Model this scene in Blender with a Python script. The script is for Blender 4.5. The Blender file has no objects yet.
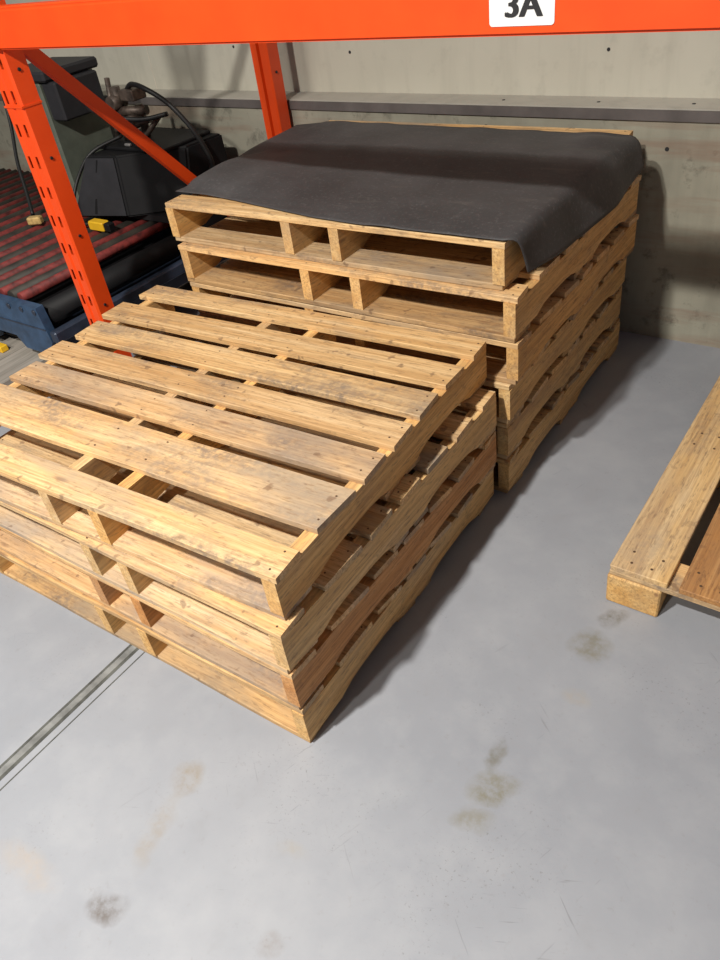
import bpy, bmesh, math, random
from mathutils import Matrix, Vector
R = random.Random(11)
SC = bpy.context.scene
COL = SC.collection

# ------------------------------------------------------------------ helpers
def obj(name, bm, mats, parent=None, loc=(0, 0, 0), rz=0, smooth=False, color=None):
    me = bpy.data.meshes.new(name)
    bmesh.ops.recalc_face_normals(bm, faces=bm.faces[:])
    bm.to_mesh(me); bm.free()
    for m in (mats if isinstance(mats, (list, tuple)) else [mats]):
        me.materials.append(m)
    if smooth:
        for p in me.polygons: p.use_smooth = True
    o = bpy.data.objects.new(name, me); COL.objects.link(o)
    o.location = loc; o.rotation_euler = (0, 0, rz)
    if parent: o.parent = parent
    if color: o.color = color
    return o

def tag(o, label=None, cat=None, group=None, kind=None):
    if label: o['label'] = label
    if cat: o['category'] = cat
    if group: o['group'] = group
    if kind: o['kind'] = kind
    return o

def empty(name, loc, rz, label, cat, group=None):
    o = bpy.data.objects.new(name, None); COL.objects.link(o)
    o.location = loc; o.rotation_euler = (0, 0, rz); o.empty_display_size = .1
    return tag(o, label, cat, group)

def box(bm, x0, x1, y0, y1, z0, z1, mi=0, bev=0.0, jit=0.0):
    b = bmesh.new()
    bmesh.ops.create_cube(b, size=1)
    for v in b.verts:
        v.co = Vector(((x0 + x1) / 2 + v.co.x * (x1 - x0), (y0 + y1) / 2 + v.co.y * (y1 - y0), (z0 + z1) / 2 + v.co.z * (z1 - z0)))
        if jit:
            v.co.x += R.uniform(-jit, jit)
    if bev:
        bmesh.ops.bevel(b, geom=b.edges[:], offset=bev, segments=1, affect='EDGES')
    merge(bm, b, mi)

def merge(bm, b, mi=0, mat=None):
    m = {}
    for v in b.verts:
        m[v] = bm.verts.new(mat @ v.co if mat else v.co)
    for f in b.faces:
        try:
            g = bm.faces.new([m[v] for v in f.verts]); g.material_index = mi; g.smooth = f.smooth
        except ValueError:
            pass
    b.free()

def prism(bm, pts, axis, a0, a1, mi=0):
    """polygon pts in the plane across `axis`, extruded from a0 to a1"""
    def P(p, a):
        if axis == 'x': return (a, p[0], p[1])
        if axis == 'y': return (p[0], a, p[1])
        return (p[0], p[1], a)
    A = [bm.verts.new(P(p, a0)) for p in pts]; B = [bm.verts.new(P(p, a1)) for p in pts]
    n = len(pts)
    fs = [bm.faces.new(A), bm.faces.new(B[::-1])]
    for i in range(n):
        fs.append(bm.faces.new((A[i], B[i], B[(i + 1) % n], A[(i + 1) % n])))
    for f in fs: f.material_index = mi

def loft(bm, lo, hi, mi=0):
    A = [bm.verts.new(p) for p in lo]; B = [bm.verts.new(p) for p in hi]; n = len(lo)
    fs = [bm.faces.new(A[::-1]), bm.faces.new(B)]
    for i in range(n): fs.append(bm.faces.new((A[i], A[(i + 1) % n], B[(i + 1) % n], B[i])))
    for f in fs: f.material_index = mi

def cyl(bm, p0, p1, r, n=16, mi=0, r1=None):
    p0, p1 = Vector(p0), Vector(p1); d = p1 - p0
    b = bmesh.new()
    bmesh.ops.create_cone(b, cap_ends=True, segments=n, radius1=r, radius2=r if r1 is None else r1, depth=d.length)
    for f in b.faces: f.smooth = len(f.verts) == 4
    merge(bm, b, mi, Matrix.Translation((p0 + p1) / 2) @ d.to_track_quat('Z', 'Y').to_matrix().to_4x4())

def tube(bm, pts, r, n=8, mi=0, sub=8):
    P = [Vector(p) for p in pts]; out = []
    Q = [P[0] * 2 - P[1]] + P + [P[-1] * 2 - P[-2]]
    for i in range(1, len(Q) - 2):
        for k in range(sub):
            t = k / sub
            a, b, c, d = Q[i - 1], Q[i], Q[i + 1], Q[i + 2]
            out.append(.5 * ((2 * b) + (c - a) * t + (2 * a - 5 * b + 4 * c - d) * t * t + (3 * b - a - 3 * c + d) * t ** 3))
    out.append(P[-1])
    rings = []; up = Vector((0, 0, 1))
    for i, p in enumerate(out):
        t = (out[min(i + 1, len(out) - 1)] - out[max(i - 1, 0)]).normalized()
        s = t.cross(up)
        if s.length < .05: s = t.cross(Vector((1, 0, 0)))
        s.normalize(); u = s.cross(t)
        rings.append([bm.verts.new(p + r * (math.cos(2 * math.pi * k / n) * s + math.sin(2 * math.pi * k / n) * u)) for k in range(n)])
    for A, B in zip(rings, rings[1:]):
        for k in range(n):
            f = bm.faces.new((A[k], A[(k + 1) % n], B[(k + 1) % n], B[k])); f.smooth = True; f.material_index = mi
    bm.faces.new(rings[0][::-1]).material_index = mi; bm.faces.new(rings[-1]).material_index = mi

# ------------------------------------------------------------------ materials
class NT:
    def __init__(s, name, rough=.6, metal=0.0):
        s.m = bpy.data.materials.new(name); s.m.use_nodes = True
        s.t = s.m.node_tree; s.b = s.t.nodes['Principled BSDF']
        s.b.inputs['Roughness'].default_value = rough; s.b.inputs['Metallic'].default_value = metal
    def n(s, typ, **kw):
        q = s.t.nodes.new(typ)
        for k, v in kw.items():
            if k in q.inputs: q.inputs[k].default_value = v
            else: setattr(q, k, v)
        return q
    def l(s, a, b): s.t.links.new(a, b)
    def mix(s, fac, a, b, bt='MIX'):
        q = s.t.nodes.new('ShaderNodeMix'); q.data_type = 'RGBA'; q.blend_type = bt
        for sock, v in ((q.inputs[0], fac), (q.inputs[6], a), (q.inputs[7], b)):
            if hasattr(v, 'links') or hasattr(v, 'is_linked'): s.l(v, sock)
            else: sock.default_value = v
        return q.outputs[2]
    def ramp(s, src, pts):
        q = s.t.nodes.new('ShaderNodeValToRGB'); e = q.color_ramp.elements
        while len(e) < len(pts): e.new(.5)
        for i, (p, c) in enumerate(pts):
            e[i].position = p; e[i].color = c if len(c) == 4 else (*c, 1)
        s.l(src, q.inputs[0]); return q.outputs[0]
    def noise(s, vec, scale, detail=3, rough=.5):
        q = s.n('ShaderNodeTexNoise'); q.inputs['Scale'].default_value = scale
        q.inputs['Detail'].default_value = detail; q.inputs['Roughness'].default_value = rough
        s.l(vec, q.inputs['Vector']); return q.outputs[0]
    def mapping(s, vec, scale=(1, 1, 1), loc=(0, 0, 0)):
        q = s.n('ShaderNodeMapping'); q.inputs['Scale'].default_value = scale; q.inputs['Location'].default_value = loc
        s.l(vec, q.inputs[0]); return q.outputs[0]
    def bump(s, h, strength=.3, dist=.002):
        q = s.n('ShaderNodeBump'); q.inputs['Strength'].default_value = strength; q.inputs['Distance'].default_value = dist
        s.l(h, q.inputs['Height']); s.l(q.outputs[0], s.b.inputs['Normal'])
    def col(s, c): s.l(c, s.b.inputs['Base Color'])

def G(v): return (v, v, v)

def wood_mat(name, along='x', stain=.5):
    N = NT(name, .75)
    tc = N.n('ShaderNodeTexCoord').outputs['Object']
    oi = N.n('ShaderNodeObjectInfo')
    off = N.n('ShaderNodeVectorMath', operation='SCALE'); off.inputs[3].default_value = 37.0
    cx = N.n('ShaderNodeCombineXYZ'); N.l(oi.outputs['Random'], cx.inputs[0]); N.l(oi.outputs['Random'], cx.inputs[1]); N.l(oi.outputs['Random'], cx.inputs[2])
    N.l(cx.outputs[0], off.inputs[0])
    add = N.n('ShaderNodeVectorMath', operation='ADD'); N.l(tc, add.inputs[0]); N.l(off.outputs[0], add.inputs[1])
    v = add.outputs[0]
    sc = {'x': (1.2, 38, 38), 'y': (38, 1.2, 38)}[along]
    sl = {'x': (1.0, 7, 7), 'y': (7, 1.0, 7)}[along]
    # growth-ring bands warped by low noise
    warp = N.noise(N.mapping(v, sl), 1.6, 3)
    fine = N.noise(N.mapping(v, sc), 4.0, 4, .6)
    band = N.noise(N.mapping(v, sc), .9, 2)
    c1 = N.ramp(band, [(.32, (.62, .37, .15)), (.5, (.76, .51, .25)), (.68, (.85, .63, .36))] if along == 'x' else [(.32, (.60, .335, .11)), (.5, (.74, .465, .18)), (.68, (.82, .57, .27))])  # lit deck tops paler, shaded stringer sides richer, put into the colour
    c2 = N.mix(N.ramp(warp, [(.35, G(0)), (.7, G(.75))]), c1, (.77, .54, .28, 1) if along == 'x' else (.74, .48, .20, 1))
    c3 = N.mix(N.ramp(fine, [(.3, G(.7)), (.58, G(0))]), c2, (.38, .20, .075, 1))
    # knots
    vo = N.n('ShaderNodeTexVoronoi'); vo.inputs['Scale'].default_value = 3.2
    N.l(N.mapping(v, {'x': (.8, 3.2, 3.2), 'y': (3.2, .8, 3.2)}[along]), vo.inputs['Vector'])
    kn = N.ramp(vo.outputs['Distance'], [(.03, G(.8)), (.085, G(0))])
    c4 = N.mix(kn, c3, (.24, .11, .045, 1))
    # grey handling dirt / weathering in blotches
    big = N.noise(N.mapping(v, {'x': (1.2, 3.5, 3.5), 'y': (3.5, 1.2, 3.5)}[along]), 2.2, 4, .6)
    sp = N.noise(v, 60, 3, .7)
    mul = N.n('ShaderNodeMath', operation='MULTIPLY')
    N.l(N.ramp(big, [(.50, G(0)), (.66, G(1))]), mul.inputs[0]); N.l(N.ramp(sp, [(.35, G(.25)), (.6, G(1))]), mul.inputs[1])
    mul2 = N.n('ShaderNodeMath', operation='MULTIPLY'); N.l(mul.outputs[0], mul2.inputs[0]); mul2.inputs[1].default_value = stain
    c5 = N.mix(mul2.outputs[0], c4, (.25, .19, .145, 1))
    # whole stretches gone grey with age, more on some boards than on others
    w2 = N.noise(N.mapping(v, {'x': (.9, 2.2, 2.2), 'y': (2.2, .9, 2.2)}[along]), 1.7, 5, .65)
    rw = N.n('ShaderNodeMapRange'); N.l(oi.outputs['Random'], rw.inputs[0]); rw.inputs[3].default_value = -.10; rw.inputs[4].default_value = .08
    aw = N.n('ShaderNodeMath', operation='ADD'); N.l(w2, aw.inputs[0]); N.l(rw.outputs[0], aw.inputs[1])
    c5 = N.mix(N.ramp(aw.outputs[0], [(.50, G(0)), (.66, G(.75 * stain))]), c5, (.33, .28, .225, 1))
    gr = N.noise(N.mapping(v, {'x': (5, 30, 30), 'y': (30, 5, 30)}[along]), 5, 4, .7)
    c5 = N.mix(N.ramp(gr, [(.53, G(0)), (.66, G(.6))]), c5, (.24, .15, .08, 1))
    dots = N.noise(v, 28, 2, .5)
    c6 = N.mix(N.ramp(dots, [(.67, G(0)), (.72, G(.5 * stain + .1))]), c5, (.17, .10, .06, 1))
    # object colour = the tint of that one board
    c7 = N.mix(1.0, c6, oi.outputs['Color'], 'MULTIPLY')
    N.col(c7); N.bump(fine, .35, .0015)
    return N.m

WX = wood_mat('pine_boards', 'x', .95)
WY = wood_mat('pine_stringers', 'y', .35)
def plain(name, c, rough=.5, metal=0.0, var=.12, scale=14, bump=0):
    N = NT(name, rough, metal)
    tc = N.n('ShaderNodeTexCoord').outputs['Object']
    n = N.noise(tc, scale, 4, .6)
    a = tuple(x * (1 - var) for x in c); b = tuple(min(1, x * (1 + var)) for x in c)
    N.col(N.ramp(n, [(.35, a), (.65, b)]))
    if bump: N.bump(n, bump, .002)
    return N.m
NAIL = plain('nail_steel', (.16, .10, .06), .5, .6)
def orange_mat():
    N = NT('orange_powder_coat', .42)
    tc = N.n('ShaderNodeTexCoord').outputs['Object']
    n = N.noise(tc, 6, 4, .6); s = N.noise(tc, 55, 4, .7)
    c = N.ramp(n, [(.3, (.84, .068, .006)), (.7, (.93, .086, .008))])
    c = N.mix(N.ramp(s, [(.68, G(0)), (.76, G(.35))]), c, (.35, .07, .03, 1))
    N.col(c); return N.m
ORANGE = orange_mat()
DARK = plain('dark_steel', (.03, .03, .032), .5, .5)
BLACKP = plain('black_plastic', (.008, .008, .009), .6)
GREYP = plain('charcoal_plastic', (.030, .030, .034), .55)
BLUE = plain('blue_painted_steel', (.035, .075, .145), .5, .1, .3)
NAVY = plain('navy_painted_steel', (.03, .042, .07), .45, .2, .3)
for _m in (BLACKP, GREYP): _m.node_tree.nodes['Principled BSDF'].inputs['Specular IOR Level'].default_value = .25
REDR = plain('red_roller_sleeve', (.155, .020, .017), .7, 0, .6, 22)
DARKR = plain('dark_roller_steel', (.036, .031, .024), .65, .1, .5, 9)
YEL = plain('yellow_connector', (.85, .50, .02), .45)
YELW = plain('worn_yellow_plug', (.62, .42, .16), .5, 0, .3, 40)
GREEN = plain('grey_green_paint', (.15, .17, .135), .5, .1)
BROWN = plain('grimy_steel', (.10, .075, .06), .5, .4, .5, 30)
CABLE = plain('rubber_cable', (.012, .012, .012), .5)
WHITE = plain('white_label', (.85, .85, .84), .5, 0, .02)
INK = plain('black_print', (.02, .02, .022), .6)

def skid_mat():
    N = NT('grey_weathered_wood', .8)
    tc = N.n('ShaderNodeTexCoord').outputs['Object']
    n = N.noise(N.mapping(tc, (25, 1.5, 25)), 2, 4, .6)
    N.col(N.ramp(n, [(.3, (.22, .20, .17)), (.7, (.42, .38, .33))])); return N.m
SKID = skid_mat()

def tarp_mat():
    N = NT('black_rubber_sheet', .62)
    tc = N.n('ShaderNodeTexCoord').outputs['Object']
    n = N.noise(tc, 3.5, 5, .62); s = N.noise(tc, 90, 3, .7); d = N.noise(N.mapping(tc, (2, 9, 9)), 3, 4, .6)
    c = N.ramp(n, [(.3, (.036, .034, .035)), (.52, (.052, .050, .052)), (.72, (.072, .069, .071))])
    c = N.mix(N.ramp(s, [(.55, G(0)), (.75, G(.5))]), c, (.15, .145, .145, 1))
    c = N.mix(N.ramp(d, [(.60, G(0)), (.75, G(.25))]), c, (.16, .14, .12, 1))
    N.col(c); N.bump(s, .25, .001); return N.m
TARP = tarp_mat()

def floor_mat():
    N = NT('sealed_concrete_floor', .42)
    N.b.inputs['Specular IOR Level'].default_value = .35
    tc = N.n('ShaderNodeTexCoord').outputs['Object']
    n1 = N.noise(tc, 1.1, 5, .6); n2 = N.noise(tc, 7, 5, .65); n3 = N.noise(tc, 45, 4, .7)
    c = N.ramp(n1, [(.3, (.255, .270, .300)), (.55, (.302, .316, .345)), (.75, (.345, .357, .382))])
    c = N.mix(N.ramp(n2, [(.46, G(0)), (.75, G(.30))]), c, (.40, .41, .425, 1))
    c = N.mix(N.ramp(n2, [(.27, G(.35)), (.42, G(0))]), c, (.27, .275, .29, 1))
    c = N.mix(N.ramp(n3, [(.60, G(0)), (.72, G(.30))]), c, (.24, .235, .235, 1))
    n4 = N.noise(tc, 120, 3, .7); g4 = N.noise(tc, 3.2, 4, .6)
    mz = N.n('ShaderNodeMath', operation='MULTIPLY'); N.l(N.ramp(n4, [(.60, G(0)), (.68, G(.6))]), mz.inputs[0]); N.l(N.ramp(g4, [(.50, G(0)), (.64, G(1))]), mz.inputs[1])
    c = N.mix(mz.outputs[0], c, (.17, .165, .16, 1))
    # scuffs: thin stretched scratches in two directions
    for sc, rot in (((2.2, 40, 1), .7), ((40, 3, 1), .35), ((4, 60, 1), -.5)):
        mp = N.n('ShaderNodeMapping'); mp.inputs['Scale'].default_value = sc; mp.inputs['Rotation'].default_value = (0, 0, rot)
        rp = N.n('ShaderNodeMapping'); rp.inputs['Rotation'].default_value = (0, 0, rot)
        N.l(tc, rp.inputs[0]); mp.inputs['Rotation'].default_value = (0, 0, 0); N.l(rp.outputs[0], mp.inputs[0])
        s = N.noise(mp.outputs[0], 2.2, 3, .6); g = N.noise(tc, 2.6, 3, .5)
        mu = N.n('ShaderNodeMath', operation='MULTIPLY'); N.l(N.ramp(s, [(.66, G(0)), (.74, G(.6))]), mu.inputs[0]); N.l(N.ramp(g, [(.52, G(0)), (.62, G(1))]), mu.inputs[1])
        c = N.mix(mu.outputs[0], c, (.17, .17, .175, 1))
    # worn, dusty tyre and boot stains with shapes of their own
    wob = N.n('ShaderNodeTexNoise'); wob.inputs['Scale'].default_value = 9; wob.inputs['Detail'].default_value = 4; N.l(tc, wob.inputs['Vector'])
    sub = N.n('ShaderNodeVectorMath', operation='SUBTRACT'); N.l(wob.outputs['Color'], sub.inputs[0]); sub.inputs[1].default_value = (.5, .5, .5)
    scl = N.n('ShaderNodeVectorMath', operation='SCALE'); N.l(sub.outputs[0], scl.inputs[0]); scl.inputs[3].default_value = .10
    ad = N.n('ShaderNodeVectorMath', operation='ADD'); N.l(tc, ad.inputs[0]); N.l(scl.outputs[0], ad.inputs[1])
    brk = N.noise(tc, 30, 4, .7)
    for (x, y, rx, ry, rot, cc, a) in (
            (-.135, -.525, .055, .036, .6, (.14, .125, .115), .9), (-.19, -.25, .05, .05, 0, (.27, .235, .19), .75), (-.16, -.37, .035, .10, .3, (.29, .255, .21), .5),
            (.19, -.40, .035, .025, 0, (.24, .22, .21), .6), (.41, .085, .06, .04, .5, (.20, .19, .145), .9), (.40, .01, .05, .035, 0, (.22, .21, .17), .75),
            (.38, .15, .022, .05, .2, (.17, .165, .14), .8), (.44, .54, .05, .06, 0, (.20, .19, .15), .8), (.46, .64, .035, .035, 0, (.15, .145, .125), .8),
            (.47, .38, .04, .03, 0, (.33, .29, .23), .5), (.32, -.38, .03, .02, 0, (.33, .28, .20), .5), (-.35, -.56, .12, .04, 0, (.38, .32, .26), .5), (.12, -.24, .05, .02, .4, (.34, .31, .26), .4)):
        mp = N.n('ShaderNodeMapping', vector_type='TEXTURE')
        mp.inputs['Location'].default_value = (x, y, 0); mp.inputs['Rotation'].default_value = (0, 0, rot); mp.inputs['Scale'].default_value = (rx, ry, 1)
        N.l(ad.outputs[0], mp.inputs[0])
        ln = N.n('ShaderNodeVectorMath', operation='LENGTH'); N.l(mp.outputs[0], ln.inputs[0])
        mu = N.n('ShaderNodeMath', operation='MULTIPLY'); N.l(N.ramp(ln.outputs[1], [(.35, G(a)), (1.0, G(0))]), mu.inputs[0]); N.l(N.ramp(brk, [(.38, G(.3)), (.6, G(1))]), mu.inputs[1])
        c = N.mix(mu.outputs[0], c, (*cc, 1))
    N.col(c)
    N.l(N.ramp(n2, [(.3, G(.36)), (.7, G(.55))]), N.b.inputs['Roughness'])
    N.bump(n3, .12, .001); return N.m
FLOOR = floor_mat()

def wall_mat(name, a, b, stain=None, holes=False):
    N = NT(name, .8)
    tc = N.n('ShaderNodeTexCoord').outputs['Object']
    n1 = N.noise(tc, 1.6, 5, .6); n2 = N.noise(tc, 12, 5, .7); v = N.noise(N.mapping(tc, (5, 5, .6)), 2, 4, .6)
    h = N.noise(N.mapping(tc, (.6, .6, 6)), 2.2, 4, .6)
    c = N.ramp(n1, [(.3, a), (.7, b)])
    c = N.mix(N.ramp(v, [(.5, G(0)), (.75, G(.3))]), c, (*[x * .62 for x in a], 1))
    c = N.mix(N.ramp(n2, [(.56, G(0)), (.72, G(.75 if stain else .15))]), c, (*[x * .45 for x in a], 1))
    if stain:
        c = N.mix(N.ramp(h, [(.48, G(0)), (.64, G(.6))]), c, (*stain, 1))
    N.col(c); N.b.inputs['Specular IOR Level'].default_value = .2; N.bump(n2, .5 if stain else .1, .004); return N.m
WALLUP = wall_mat('painted_upper_wall', (.52, .50, .415), (.59, .57, .48))
WALLLO = wall_mat('rough_concrete_wall', (.235, .225, .18), (.43, .415, .33), (.25, .165, .12))
LEDGE = wall_mat('ledge_cap', (.40, .38, .33), (.50, .48, .42))
BAND = plain('dark_ledge_angle', (.13, .115, .11), .6, .2, .25, 5)

# ------------------------------------------------------------------ setting
WY0 = 2.054; WUP = 2.185; LZ = .818
bm = bmesh.new(); box(bm, -6.5, 5.5, -6.5, WY0 + .35, -.12, 0)
tag(obj('floor', bm, FLOOR), kind='structure')
bm = bmesh.new(); box(bm, -6.5, 5.5, WY0, WY0 + .35, 0, LZ - .004)
for (x, z) in ((-.613, .742), (.056, .693), (-1.9, .55), (-2.75, .62)):
    cyl(bm, (x, WY0 + .003, z), (x, WY0 - .0015, z), .007, 10, 1)
tag(obj('wall_back_lower', bm, [WALLLO, INK]), kind='structure')
bm = bmesh.new(); box(bm, -6.5, 5.5, WUP, WY0 + .35, LZ - .004, 4.6)
for (x, z) in ((-.213, .965), (.9, 1.02), (-1.3, .97), (-1.95, 1.0)):
    cyl(bm, (x, WUP + .003, z), (x, WUP - .0015, z), .006, 10, 1)
tag(obj('wall_back_upper', bm, [WALLUP, INK]), kind='structure')
bm = bmesh.new(); box(bm, -6.5, 5.5, WY0 - .001, WUP, LZ - .004, LZ)
for x in (-.57, -.21, .107):
    cyl(bm, (x, WY0 + .06, LZ - .002), (x, WY0 + .06, LZ + .0015), .006, 10, 1)
tag(obj('trim_1', bm, [LEDGE, INK]), kind='structure')
bm = bmesh.new(); box(bm, -6.5, 5.5, WY0 - .008, WY0 - .0005, LZ - .037, LZ - .0045)
tag(obj('trim_2', bm, BAND), kind='structure')
bm = bmesh.new()
for x in (-2.54, 1.9): box(bm, x - .002, x + .002, WUP - .0012, WUP + .001, LZ, 4.6)
tag(obj('trim_3', bm, plain('panel_joint', (.62, .57, .48), .7)), kind='structure')
# steel-edged joint let into the floor
bm = bmesh.new()
for dx, w in ((-.023, .0035), (.004, .005), (.030, .0018)):
    box(bm, -.583 + dx - w, -.583 + dx + w, -6.0, WY0 - .05, -.003, .0006)
box(bm, -.583 - .019, -.583 - .001, -6.0, WY0 - .05, -.003, .0004, 1)
tag(obj('trim_4', bm, [plain('joint_filler', (.075, .078, .07), .7, 0, .4, 20), plain('joint_steel', (.20, .205, .20), .6, .1, .3, 20)]), kind='structure')

# ------------------------------------------------------------------ pallets
PW, PL, PH = 1.212, .957, .130; TB = .0165; ST = .034
TOP = [(0, .082), (.148, .286), (.320, .42), (.450, .544), (.580, .683), (.720, .818), (.875, .957)]
BOT = [(0, .10), (.40, .48), (.50, .57), (.857, .957)]

def notch_profile(L, z0, z1, depth=.036, wob=0.0):
    pts = [(0, z1), (0, z0)]; depth = R.uniform(.018, .023)
    for a, b in ((.125, .42), (.55, .845)):
        a += R.uniform(-.012, .012); b += R.uniform(-.012, .012); r = .055
        pts += [(a, z0), (a + r * .35, z0 + depth * .35), (a + r * .9, z0 + depth * .8), (a + r * 1.7, z0 + depth),
                (b - r * 1.7, z0 + depth), (b - r * .9, z0 + depth * .8), (b - r * .35, z0 + depth * .35), (b, z0)]
    pts += [(L, z0), (L, z1)]
    return pts

def deck_board(name, parent, y0, y1, z0, x0, x1, tint, posts, nails=1):
    """a board running along x; its own origin at its middle, slightly ragged sawn ends, nail heads"""
    w = y1 - y0; L = x1 - x0
    b = bmesh.new(); n = 12
    secs = []
    bow = R.uniform(-.0015, .0015); edge = R.uniform(0, 6)
    for i in range(n + 1):
        x = -L / 2 + L * i / n
        wob = .0012 * math.sin(edge + i * 1.1)
        c = .0016
        y = [-w / 2 + wob, w / 2 - wob * .7]
        z = [-TB / 2, TB / 2 + bow * math.sin(math.pi * i / n)]
        ring = [(y[0] + c, z[0]), (y[1] - c, z[0]), (y[1], z[0] + c), (y[1], z[1] - c), (y[1] - c, z[1]), (y[0] + c, z[1]), (y[0], z[1] - c), (y[0], z[0] + c)]
        skew = R.uniform(-.004, .004) if i in (0, n) else 0
        secs.append([b.verts.new((x + skew * (q[0] / w * 2), q[0], q[1])) for q in ring])
    for A, B in zip(secs, secs[1:]):
        for k in range(8): b.faces.new((A[k], B[k], B[(k + 1) % 8], A[(k + 1) % 8]))
    b.faces.new(secs[0]); b.faces.new(secs[-1][::-1])
    if nails:
        for p in posts:
            for s in (-.28, .28):
                xx = p - (x0 + x1) / 2 + R.uniform(-.006, .006); yy = s * w + R.uniform(-.006, .006)
                cyl(b, (xx, yy, TB / 2 - .002), (xx, yy, TB / 2 + .0012), .0024, 8, 1)
    return obj(name, b, [WX, NAIL], parent, ((x0 + x1) / 2, (y0 + y1) / 2, z0 + TB / 2), R.uniform(-.002, .002), color=(*tint, 1))

def tintv(base, v=.13, warm=.10):
    k = 1 + R.uniform(-v, v); w = R.uniform(-warm, warm)
    return (base[0] * k, base[1] * k * (1 - w * .5), base[2] * k * (1 - w * 1.6))

def pallet(z, x, y, rz, posts, tint, label, group, tops=TOP, ltips=None, tops_tint=None, string_tint=None, name='wooden_pallet', right_ext=None):
    r = empty(name, (x, y, z), rz, label, 'pallet', group)
    cs = [-ST / 2, posts[1], posts[0], -PW + ST / 2]
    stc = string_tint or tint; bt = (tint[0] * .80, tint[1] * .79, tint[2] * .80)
    for i, c in enumerate(cs):
        b = bmesh.new()
        prism(b, [(q[0] - PL / 2, q[1]) for q in notch_profile(PL, -.049, .0468)], 'x', -ST / 2, ST / 2)
        bmesh.ops.bevel(b, geom=[e for e in b.edges if e.calc_face_angle(0) > 1.0], offset=.0015, segments=1, affect='EDGES')
        obj('stringer', b, WY, r, (c, PL / 2, PH / 2 + R.uniform(0, .0004)), R.uniform(-.003, .003), color=(*tintv(stc, .06), 1))
    for i, (a, b_) in enumerate(tops):
        l = (ltips[i] if ltips else -PW + R.uniform(-.012, .008))
        rt = (right_ext[i] if right_ext else 0) + R.uniform(-.001, .004)
        deck_board('deck_board', r, a, b_, PH - TB - .0016, l, rt, tops_tint[i] if tops_tint and tops_tint[i] else tintv(tint), cs)
    for a, b_ in BOT:
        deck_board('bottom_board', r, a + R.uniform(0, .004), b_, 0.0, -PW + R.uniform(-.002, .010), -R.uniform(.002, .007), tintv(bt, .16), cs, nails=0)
    return r

N1 = (1.0, .97, .93)
FG = 'front stack of four wooden pallets'; BG = 'back stack of six wooden pallets'
pallet(3 * PH, 0, 0, .0528, (-.69, -.515), N1,
       'pine pallet on top of the four-high front stack, all seven deck boards in view', FG,
       ltips=[-1.25, -1.25, -1.222, -1.247, -1.233, -1.255, -1.235],
       tops_tint=[(1.02, .99, .93), (1.05, 1.0, .92), (.88, .82, .78), (.84, .81, .79), (.93, .89, .82), (.90, .86, .80), (1.0, .97, .90)])
pallet(2 * PH, .009, -.031, .016, (-.61, -.475), (1.0, 1.0, 1.0),
       'pale pine pallet second from the top of the front stack, jutting slightly forward', FG,
       tops_tint=[(1.02, 1.0, .95), (.84, .87, .92), (.82, .86, .9), (1, .98, .92), (.82, .84, .86), (.9, .88, .85), (1, .98, .94)])
pallet(1 * PH, .006, -.031, .014, (-.645, -.49), (.98, .90, .82),
       'pine pallet third from the top of the front stack, with reddish brown right stringer', FG, string_tint=(.80, .60, .48))
pallet(0, .004, -.030, .0237, (-.685, -.52), (.98, .95, .90),
       'bottom pallet of the front stack, standing on the grey floor', FG)
pallet(5 * PH, -.012, .991, .0152, (-.705, -.53), (1.0, .99, .95),
       'top pallet of the tall back stack, covered by the black sheet', BG)
pallet(4 * PH, .030, .968, .0152, (-.685, -.50), (1.0, .96, .90),
       'pallet second from the top of the back stack, directly under the sheeted one', BG)
pallet(3 * PH, .036, .970, .0152, (-.70, -.52), (1.0, .94, .86),
       'pallet third from the top of the back stack, level with the lower front stack', BG)
pallet(2 * PH, .016, .962, .0152, (-.68, -.52), (.93, .91, .84),
       'pallet fourth from the top of the back stack, pale stringer end just visible', BG)
pallet(1 * PH, .010, .962, .0152, (-.70, -.52), (.90, .86, .78),
       'pallet fifth from the top of the back stack, resting on the lowest one', BG)
pallet(0, .014, .960, .0152, (-.69, -.51), (.92, .88, .80),
       'bottom pallet of the tall back stack, standing on the floor near the wall', BG)

# lone block pallet at the right edge
rp = empty('block_pallet', (.418, .695, 0), 0, 'lone weathered block pallet lying on the floor at the right edge', 'pallet')
def yboard(name, x0, x1, y0, y1, z0, z1, tint, m=None, bev=.0018):
    b = bmesh.new(); cx, cy, cz = (x0 + x1) / 2, (y0 + y1) / 2, (z0 + z1) / 2
    box(b, x0 - cx, x1 - cx, y0 - cy, y1 - cy, z0 - cz, z1 - cz, 0, bev, .002)
    if name == 'deck_board':
        for yy in (.03, .07, .57, .63, 1.14, 1.18):
            for fx in (.25, .7):
                xx = (x0 - cx) + (x1 - x0) * fx + R.uniform(-.01, .01)
                cyl(b, (xx, y0 - cy + yy, z1 - cz - .002), (xx, y0 - cy + yy, z1 - cz + .001), .0035, 8, 1)
    return obj(name, b, [m or WY, NAIL], rp, (cx, cy, cz), R.uniform(-.002, .002), color=(*tint, 1))
xs = [(0, .138), (.165, .30), (.325, .42), (.445, .58), (.605, .70), (.725, .86), (.885, 1.016)]
for i, (a, b_) in enumerate(xs):
    yboard('deck_board', a, b_, R.uniform(-.004, .002), 1.21, .109, .126, [(.97, 1.0, 1.10), (.66, .52, .44), (.9, .85, .75)][i if i < 2 else 2])
for a in (0, .56, 1.11):
    b = bmesh.new(); box(b, -.508, .508, -.05, .05, -.008, .008, 0, .0015)
    obj('cross_board', b, [WX], rp, (.508, a + .05, .1005), 0, color=(.98, .92, .82, 1))
for x_ in (-.002, .44, .88):
    for y_ in (-.004, .555, 1.11):
        yboard('block', x_, x_ + .13, y_, y_ + .10, .0, .0925, (1.0, .93, .78), None, .004)

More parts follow.
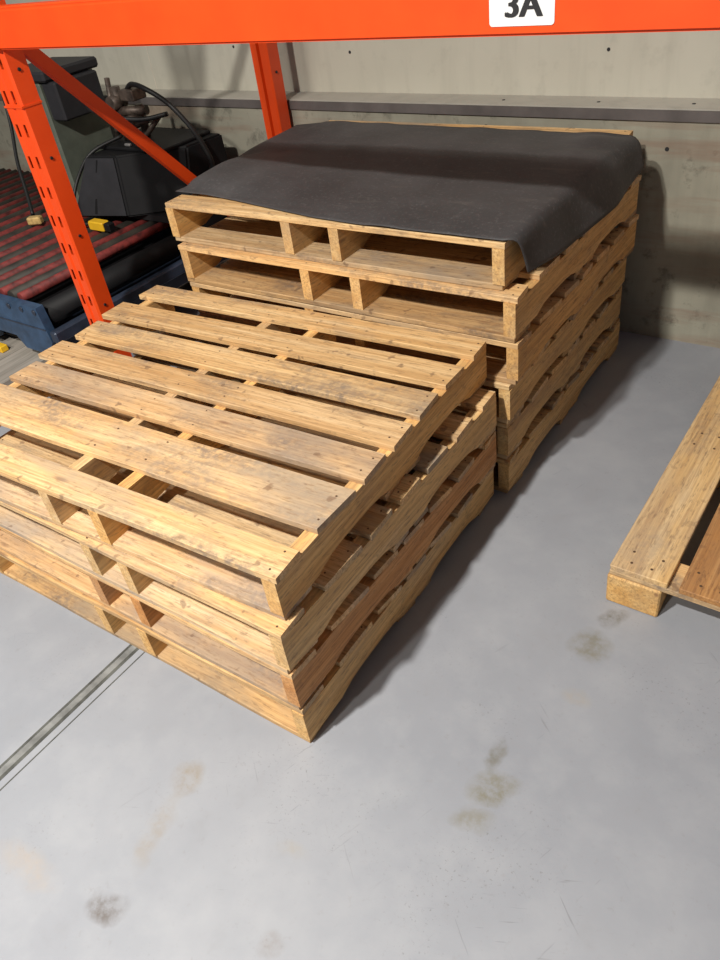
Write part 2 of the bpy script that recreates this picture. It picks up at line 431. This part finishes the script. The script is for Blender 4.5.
# ------------------------------------------------------------------ black sheet over the top back pallet
def lerp_tab(tab, t):
    for (a, va), (b, vb) in zip(tab, tab[1:]):
        if t <= b: return va + (vb - va) * max(0, (t - a) / (b - a))
    return tab[-1][1]
def smooth(a, b, t):
    t = max(0, min(1, (t - a) / (b - a))); return t * t * (3 - 2 * t)
def sheet():
    bm = bmesh.new(); NX, NY = 120, 64
    ztop = 6 * PH + .003
    front = [(-1.25, .085), (-1.1, .085), (-.95, .065), (-.8, .040), (-.6, .008), (-.44, -.002), (0, .002), (.3, .002)]
    back = [(-1.33, .84), (-1.2, .90), (-.8, .905), (-.2, .885), (.3, .86)]
    hang = [(0, .100), (.12, .112), (.35, .130), (.6, .135), (.8, .12), (.95, .10)]
    V = []
    for j in range(NY + 1):
        t = j / NY; row = []
        for i in range(NX + 1):
            # arc-length coordinate from the left end, past the right edge and down the side
            yl = .9 * t
            h = lerp_tab(hang, yl)
            left = -1.24 - .075 * smooth(.2, .9, t) + .010 * math.sin(9 * t)
            s = left + (i / NX) * (h + .02 - left)
            rr = .022 + .022 * smooth(.35, .8, t)
            x, z = s, 0.0
            s0 = .008
            if s > s0:
                ang = min((s - s0) / rr, 1.46 - .22 * smooth(0, .3, t))
                x = s0 + rr * math.sin(ang); z = -rr * (1 - math.cos(ang))
                rest = s - s0 - ang * rr
                if rest > 0:
                    x += rest * math.cos(ang); z -= rest * math.sin(ang)
            f = lerp_tab(front, min(s, .3)); bk = lerp_tab(back, min(s, .3))
            if s > 0: f += .45 * s
            y = f + (bk - f) * t
            # sag over board gaps, ripples and a lifted left front corner
            zz = .0025 * math.sin(s * 9 + 2) * math.sin(t * 7 + s * 3) + .0018 * math.sin(31 * s + 5 * t)
            zz += .004 + .004 * math.sin(t * 11 + 1.3 * s)
            zz += .020 * smooth(-.75, -1.2, s) * smooth(.0, .12, t) * (1 - smooth(.25, .6, t))
            zz += .014 * math.exp(-((t - .62) / .16) ** 2) * smooth(-1.25, -.6, s)
            zz += .016 * smooth(.6, .95, t) * math.exp(-((s + .06) / .08) ** 2) * abs(math.sin(t * 16))
            if t < .06: zz -= .003 * (1 - t / .06)
            if s > 0: y += .006 * math.sin(30 * s)
            if z < -.01: zz *= .3; x += .006 * math.sin(14 * yl) * min(1, -z * 10)
            if s < -1.205: zz -= (-(s + 1.205)) * .35
            row.append(bm.verts.new((x, y, ztop + max(zz, .0006) + z)))
        V.append(row)
    for j in range(NY):
        for i in range(NX):
            bm.faces.new((V[j][i], V[j][i + 1], V[j + 1][i + 1], V[j + 1][i])).smooth = True
    bmesh.ops.recalc_face_normals(bm, faces=bm.faces[:])
    me = bpy.data.meshes.new('black_sheet'); bm.to_mesh(me); bm.free(); me.materials.append(TARP)
    o = bpy.data.objects.new('black_sheet', me); COL.objects.link(o)
    o.location = (-.012, .991, 0); o.rotation_euler = (0, 0, .0152)
    m = o.modifiers.new('thick', 'SOLIDIFY'); m.thickness = .0022; m.offset = 1
    return o
tag(sheet(), 'large black rubber sheet draped over the top of the back pallet stack', 'sheet')

# ------------------------------------------------------------------ orange pallet rack
BY = .808; BZ0, BZ1 = 1.2596, 1.367
UX = -1.648; UW = .090; RD = 1.215       # upright left edge, width, frame depth
rack = empty('pallet_rack', (UX, BY, 0), 0, 'orange steel pallet rack with punched uprights and a long beam overhead', 'rack')
def upright(px, py, holes, crease, H=3.0):
    """C-shaped punched column with a creased face; local origin at the face's left bottom"""
    b = bmesh.new(); T = .0025
    prof = [(.024, .062, 0), (.0, .062, 0), (.0, .006, 0), (.006, 0, 0), (.018, 0, 0), (.031, 0, 1), (.036, 0, 0), (.0405 if holes else .038, crease, 0), (.0495 if holes else .052, crease, 0), (.054, 0, 0), (.059, 0, 1), (.072, 0, 0), (.084, 0, 0), (.09, .006, 0), (.09, .062, 0), (.066, .062, 0)]
    D = .07
    P = [(p[0], p[1] * D / .062) for p in prof]; hole = [(4, 5), (5, 6), (10, 11), (11, 12)]
    segs = list(zip(range(len(P) - 1), range(1, len(P))))
    pitch = .0975; zs = [0]; kinds = []
    z = .056
    while z < H:
        zs += [z - .019, z + .019]; kinds += ['s', 'h']; z += pitch
    zs.append(H); kinds.append('s')
    vs = [[b.verts.new((x, y, zz)) for zz in zs] for (x, y) in P]
    for si, (a, c) in enumerate(segs):
        ish = si in (5, 11) or si in (4, 10) and False
        for k in range(len(zs) - 1):
            if holes and kinds[k] == 'h' and (si in (4, 10)):
                continue
            b.faces.new((vs[a][k], vs[c][k], vs[c][k + 1], vs[a][k + 1]))
    # bolts on the side face
    o = obj('upright_post', b, ORANGE, rack, (px, py, 0), 0)
    m = o.modifiers.new('t', 'SOLIDIFY'); m.thickness = T; m.offset = 0
    bb = bmesh.new()
    box(bb, -.02, .11, -.02, .10, 0, .008); 
    for q in ((-.008, -.008), (.098, .088)): cyl(bb, (*q, .006), (*q, .02), .008, 6)
    p = obj('base_plate', bb, DARK, o)
    sb = bmesh.new(); z = .16
    while z < H:
        cyl(sb, (.0905, .035, z), (.0955, .035, z), .0055, 6); z += .26
    obj('bolt', sb, DARK, o)
    return o
upright(0, 0, True, .0055); upright(.012, RD - .07, False, .030)
XR = 3.66 + .09
upright(XR, 0, True, .0055); upright(XR + .012, RD - .07, False, .030)
def cchan(name, p0, p1, w=.042, d=.026, t=.003):
    """channel brace from p0 to p1 in the frame plane, web facing +x"""
    p0, p1 = Vector(p0), Vector(p1); L = (p1 - p0).length
    b = bmesh.new()
    box(b, -d / 2, d / 2, -w / 2, -w / 2 + t, 0, L); box(b, -d / 2, d / 2, w / 2 - t, w / 2, 0, L); box(b, d / 2 - t, d / 2, -w / 2 + t, w / 2 - t, 0, L)
    for z in (.05, L - .05): cyl(b, (d / 2 - .001, 0, z), (d / 2 + .008, 0, z), .008, 6)
    o = obj(name, b, ORANGE, rack)
    dz = (p1 - p0).normalized(); dx = Vector((1, 0, 0)); dy = dz.cross(dx)
    o.matrix_local = Matrix.Translation(p0) @ Matrix((dx, dy, dz)).transposed().to_4x4()
    return o
for X in (0, XR):
    cchan('diagonal_brace', (X + .045, .045, 1.315), (X + .045, RD - .045, .085))
    cchan('horizontal_brace', (X + .045, .05, 1.40), (X + .045, RD - .05, 1.40))
    cchan('diagonal_brace', (X + .045, .045, 1.48), (X + .045, RD - .045, 2.65))
# short strap round the front post under the beam connector, seen as a seam
b = bmesh.new(); box(b, -.003, .0935, -.0035, .073, 1.098, 1.104); obj('post_splice', b, ORANGE, rack)
for (yy, nm) in ((0, 'beam'), (RD, 'beam')):
    b = bmesh.new(); s = -1 if yy == 0 else 1
    ya, yb = (yy - .001, yy + .045) if yy == 0 else (yy - .045, yy + .001)
    prism(b, [(ya - .006 if yy == 0 else ya, BZ0), (yb, BZ0), (yb, BZ1), (ya + .0, BZ1), (ya - .006 if yy == 0 else ya, BZ1 - .006)], 'x', .094, XR - .004)
    bmesh.ops.bevel(b, geom=[e for e in b.edges if abs(e.verts[0].co.x - e.verts[1].co.x) > 1], offset=.005, segments=2, affect='EDGES')
    bo = obj(nm, b, ORANGE, rack)
    for X in (0, XR):
        c = bmesh.new()
        # end connector plate hooked on the post's face
        y0, y1 = (-.011, -.0035) if yy == 0 else (RD + .0035, RD + .011)
        box(c, X - .004, X + .096, y0, y1, BZ0 - .003, BZ1 + .08, 0, .002)
        obj('beam_connector', c, ORANGE, bo)
# location label on the beam's face
lab = bmesh.new()
cx0, cx1, cz0, cz1 = 1.705, 1.832, 1.2765, 1.3405
pts = []; rr = .006
for (qx, qz, a0) in ((cx1 - rr, cz0 + rr, -90), (cx1 - rr, cz1 - rr, 0), (cx0 + rr, cz1 - rr, 90), (cx0 + rr, cz0 + rr, 180)):
    for k in range(5):
        a = math.radians(a0 + k * 22.5); pts.append((qx + rr * math.cos(a), qz + rr * math.sin(a)))
prism(lab, pts, 'y', -.0086, -.0062)
lo = obj('location_label', lab, WHITE, rack)
tc = bpy.data.curves.new('lettering', 'FONT'); tc.body = '3A'; tc.size = .056; tc.extrude = .0004; tc.align_x = 'CENTER'; tc.offset = 0
to = bpy.data.objects.new('lettering', tc); COL.objects.link(to)
dg = bpy.context.evaluated_depsgraph_get(); me = bpy.data.meshes.new_from_object(to.evaluated_get(dg)); bpy.data.objects.remove(to)
me.materials.clear(); me.materials.append(INK)
to = bpy.data.objects.new('lettering', me); COL.objects.link(to); to.parent = lo
tb = bmesh.new()
for k, dx in enumerate((-.0024, -.0008, .0008, .0024)):
    t2 = bmesh.new(); t2.from_mesh(me); merge(tb, t2, 0, Matrix.Translation((dx, .0006 * (k % 2), .0001 * k)))
tb.to_mesh(me); tb.free()
to.location = ((cx0 + cx1) / 2 + .003, -.0090, cz0 + .0145); to.rotation_euler = (math.pi / 2, 0, 0); to.scale = (1.12, 1, 1)

# ------------------------------------------------------------------ roller bed and what stands on it
bx0, bx1, by0, by1 = -4.9, -1.855, .745, 1.99
RZ = .385                                  # roller axis height
bed = empty('roller_bed', (bx1, by0, .15), 0, 'low roller bed of red and dark rollers in a blue steel frame', 'conveyor')
b = bmesh.new(); L = bx1 - bx0
prism(b, [(-.015, .245), (.004, .10), (-.05, .035), (-.21, .035), (-.25, .085), (-.40, .085), (-.43, .035), (-.60, .035), (-.66, .085), (-L, .075), (-L, .245)], 'y', 0, .035)
obj('front_frame', b, BLUE, bed)
b = bmesh.new()
x = -.035
while x > -1.2:
    cyl(b, (x, -.004, .225), (x, .002, .225), .012, 6); x -= .085
box(b, -L, -.004, -.002, .001, .150, .156)
obj('bolt_row', b, NAVY, bed)
b = bmesh.new(); box(b, -L + .01, -.015, .036, by1 - by0 - .036, .04, .05); box(b, -.148, -.135, .036, by1 - by0 - .036, .05, .17); obj('gap_shade_sheet', b, BLACKP, bed)  # added black sheet standing in for the shade in the roller gaps
b = bmesh.new(); box(b, -L, 0, by1 - by0 - .035, by1 - by0, .04, .245); obj('rear_frame', b, BLUE, bed)
b = bmesh.new(); box(b, .01, .05, -.0, by1 - by0 - .035, .10, .15, 0, .006); box(b, -.14, .012, .035, by1 - by0 - .035, .04, .10); obj('end_rail', b, NAVY, bed)
b = bmesh.new(); cyl(b, (-.065, .036, .182), (-.065, by1 - by0 - .036, .182), .048, 20); obj('end_drum', b, BLACKP, bed)
proto = None
nr = 0
x = -.160
while x > -L + .05:
    red = nr % 2 == 0
    b = bmesh.new(); cyl(b, (0, .036, 0), (0, by1 - by0 - .036, 0), .019 if red else .026, 14)
    for f in b.faces: f.smooth = len(f.verts) == 4
    obj('roller', b, REDR if red else DARKR, bed, (x, 0, RZ + .008 - .15 + (.007 if red else 0)))['label'] = 'red roller' if red else 'dark roller'
    x -= .0635; nr += 1
# plank platform beneath the bed
sk = empty('plank_platform', (-1.97, .46, 0), 0, 'grey weathered plank platform on the floor under the roller bed', 'platform')
x = 0
while x > -2.6:
    b = bmesh.new(); box(b, -.19, 0, 0, 1.5, 0, .03, 0, .002); obj('plank', b, SKID, sk, (x, R.uniform(-.003, .003), .12)); x -= .196
for y_ in (0.02, .7, 1.38):
    b = bmesh.new(); box(b, -2.7, -.005, 0, .09, 0, .12); obj('bearer', b, SKID, sk, (0, y_, 0))
b = bmesh.new(); box(b, -2.36, -2.20, .70, .735, .151, .178, 0, .003)
tag(obj('yellow_block', b, YEL), 'small yellow block on the platform against the blue frame', 'block')
# dark battery machine
RT = RZ + .034 + .002
mc = empty('battery_machine', (-2.17, 1.7, RT), 0, 'black battery machine with sloped charcoal front sitting on the rollers', 'machine')
ox, oy = -2.2, 1.7
lo_ = [(-2.47, 1.41), (-2.17, 1.49), (-1.93, 1.66), (-1.90, 1.93), (-2.45, 1.95)]
hi_ = [(-2.36, 1.50), (-2.19, 1.53), (-1.93, 1.72), (-1.90, 1.92), (-2.38, 1.93)]
b = bmesh.new(); loft(b, [(x - ox, y - oy, .03) for x, y in lo_], [(x - ox, y - oy, .285) for x, y in hi_])
bmesh.ops.bevel(b, geom=b.edges[:], offset=.008, segments=2, affect='EDGES')
obj('body', b, BLACKP, mc)
b = bmesh.new(); box(b, -2.42 - ox, -1.95 - ox, 1.55 - oy, 1.93 - oy, 0, .028); obj('base', b, DARK, mc)
b = bmesh.new()
def fp(u, v, o_=.0):   # point on sloped front face, u across, v up
    a = Vector((lo_[0][0], lo_[0][1], .03)).lerp(Vector((lo_[1][0], lo_[1][1], .03)), u)
    c = Vector((hi_[0][0], hi_[0][1], .285)).lerp(Vector((hi_[1][0], hi_[1][1], .285)), u)
    p = a.lerp(c, v); return Vector((p.x - ox + o_ * .3, p.y - oy - o_, p.z + o_ * .3))
q = [fp(.03, .03, .006), fp(.97, .03, .006), fp(.95, .97, .006), fp(.05, .97, .006)]; q2 = [fp(.03, .03, -.004), fp(.97, .03, -.004), fp(.95, .97, -.004), fp(.05, .97, -.004)]
loft(b, q2, q); obj('front_panel', b, GREYP, mc)
b = bmesh.new()
q = [fp(.40, .06, .008), fp(.44, .06, .008), fp(.44, .94, .008), fp(.40, .94, .008)]; q2 = [p + Vector((0, .006, 0)) for p in q]
loft(b, q2, q); obj('panel_rib', b, BLACKP, mc)
# lid strip, handles and grimy linkages on top
b = bmesh.new(); box(b, -.20, .24, -.10, .21, .285, .300, 0, .004)
obj('lid', b, BLACKP, mc)
b = bmesh.new()
cyl(b, (-.10, .02, .30), (-.10, .02, .52), .022, 12); cyl(b, (-.02, .06, .30), (-.02, .06, .44), .018, 12)
cyl(b, (-.14, .00, .42), (.04, .05, .42), .020, 12); cyl(b, (-.12, -.02, .35), (.08, .02, .39), .014, 10)
box(b, -.15, -.03, -.01, .07, .345, .395, 0, .004); box(b, -.06, .03, .0, .08, .465, .51, 0, .004)
cyl(b, (.02, -.01, .30), (.13, .03, .40), .012, 10); cyl(b, (-.18, .02, .30), (-.16, .04, .55), .012, 8)
cyl(b, (-.10, -.03, .46), (-.10, .05, .46), .030, 14); cyl(b, (-.02, -.02, .385), (-.02, .04, .385), .026, 14)
obj('linkage', b, BROWN, mc)
b = bmesh.new(); box(b, .19, .205, -.04, -.03, .06, .09); box(b, -.015, .02, -.085, -.07, .301, .313, 0, .003)
obj('latch', b, plain('dull_steel', (.35, .34, .33), .4, .6), mc)
b = bmesh.new()
tube(b, [(-.05, .04, .50), (.02, .02, .53), (.12, .0, .52), (.22, .02, .46), (.29, .05, .36), (.32, .08, .26), (.315, .10, .18), (.24, .10, .10)], .011)
tube(b, [(-.25, -.04, .455), (-.2, -.06, .44), (-.05, -.06, .415), (.08, -.02, .40), (.18, .04, .41)], .010)
obj('power_cable', b, CABLE, mc)
b = bmesh.new()
tube(b, [(-.08, -.03, .33), (-.16, -.16, .29), (-.215, -.235, .20), (-.225, -.30, .10), (-.19, -.33, .03), (-.12, -.315, .022)], .008)
obj('front_cable', b, CABLE, mc)
b = bmesh.new(); box(b, -.115, -.015, -.335, -.290, .002, .044, 0, .005); box(b, -.12, -.11, -.33, -.295, .008, .036)
o = obj('connector', b, YEL, mc); o.rotation_euler = (0, 0, 0); o['label'] = 'yellow power connector'
b = bmesh.new(); box(b, -.014, .025, -.33, -.293, .003, .040, 0, .004); obj('connector_shell', b, BLACKP, mc)
# grey-green charger cabinet behind
cb = empty('charger_cabinet', (-2.75, 1.74, RT), 0, 'tall grey green charger cabinet behind the orange upright', 'cabinet')
b = bmesh.new(); box(b, -.13, .13, -.16, .16, 0, .56, 0, .008); obj('body', b, GREEN, cb)
b = bmesh.new(); box(b, -.14, .20, -.17, .15, .565, .61, 0, .010); obj('hood', b, GREYP, cb)
b = bmesh.new(); box(b, .135, .235, -.15, .10, .40, .563, 0, .008); obj('control_box', b, GREYP, cb)
b = bmesh.new(); box(b, .0, .04, -.176, -.171, .585, .61); obj('badge', b, WHITE, cb)
# hanging cable with a worn yellow plug left of the upright
b = bmesh.new()
tube(b, [(-2.99, 1.62, .95), (-2.93, 1.56, .80), (-2.86, 1.48, .66), (-2.78, 1.42, .55), (-2.70, 1.36, .455)], .009)
hc = obj('hanging_cable', b, CABLE); tag(hc, 'thin black cable ending in a worn yellow plug, left of the orange upright', 'cable')
b = bmesh.new(); box(b, -.035, .035, -.02, .02, -.018, .018, 0, .006)
o = obj('plug', b, YELW, hc, (-2.655, 1.335, RT + .022), .5); o['label'] = 'worn yellow plug'

# ------------------------------------------------------------------ light
def area(name, loc, tgt, size, power, color):
    l = bpy.data.lights.new(name, 'AREA'); l.shape = 'DISK'; l.size = size; l.energy = power; l.color = color
    o = bpy.data.objects.new(name, l); COL.objects.link(o); o.location = loc
    o.rotation_euler = (Vector(tgt) - Vector(loc)).to_track_quat('-Z', 'Y').to_euler(); return o
area('high_bay_lamp', (-2.0, -19.2, 17.9), (-.2, .8, .3), 1.0, 1900, (1.0, .95, .87))
area('high_bay_lamp', (-.38, -1.45, 3.15), (-.65, -1.95, 0), .15, 188, (1.0, .955, .89))
w = bpy.data.worlds.new('hall'); SC.world = w; w.use_nodes = True
w.node_tree.nodes['Background'].inputs[0].default_value = (.92, .93, 1.0, 1)
w.node_tree.nodes['Background'].inputs[1].default_value = .095

# ------------------------------------------------------------------ camera
cam = bpy.data.cameras.new('camera'); co = bpy.data.objects.new('camera', cam); COL.objects.link(co)
M = Matrix(((0.814606982314731, -0.27601838371620563, 0.5101267648484844), (0.5662971862719007, 0.5686283355277345, -0.5966316391673226), (-0.12539123248702694, 0.7749036507112684, 0.6195170465207013)))
co.matrix_world = Matrix.Translation((0.8063, -0.6490, 1.5207)) @ M.to_4x4()
cam.sensor_fit = 'VERTICAL'; cam.sensor_height = 24; cam.lens = 752.6 / 960 * 24; cam.clip_start = .05
SC.camera = co
SC.view_settings.view_transform = 'Standard'; SC.view_settings.look = 'None'; SC.view_settings.gamma = 1
SC.view_settings.use_curve_mapping = False; SC.view_settings.exposure = 0.2
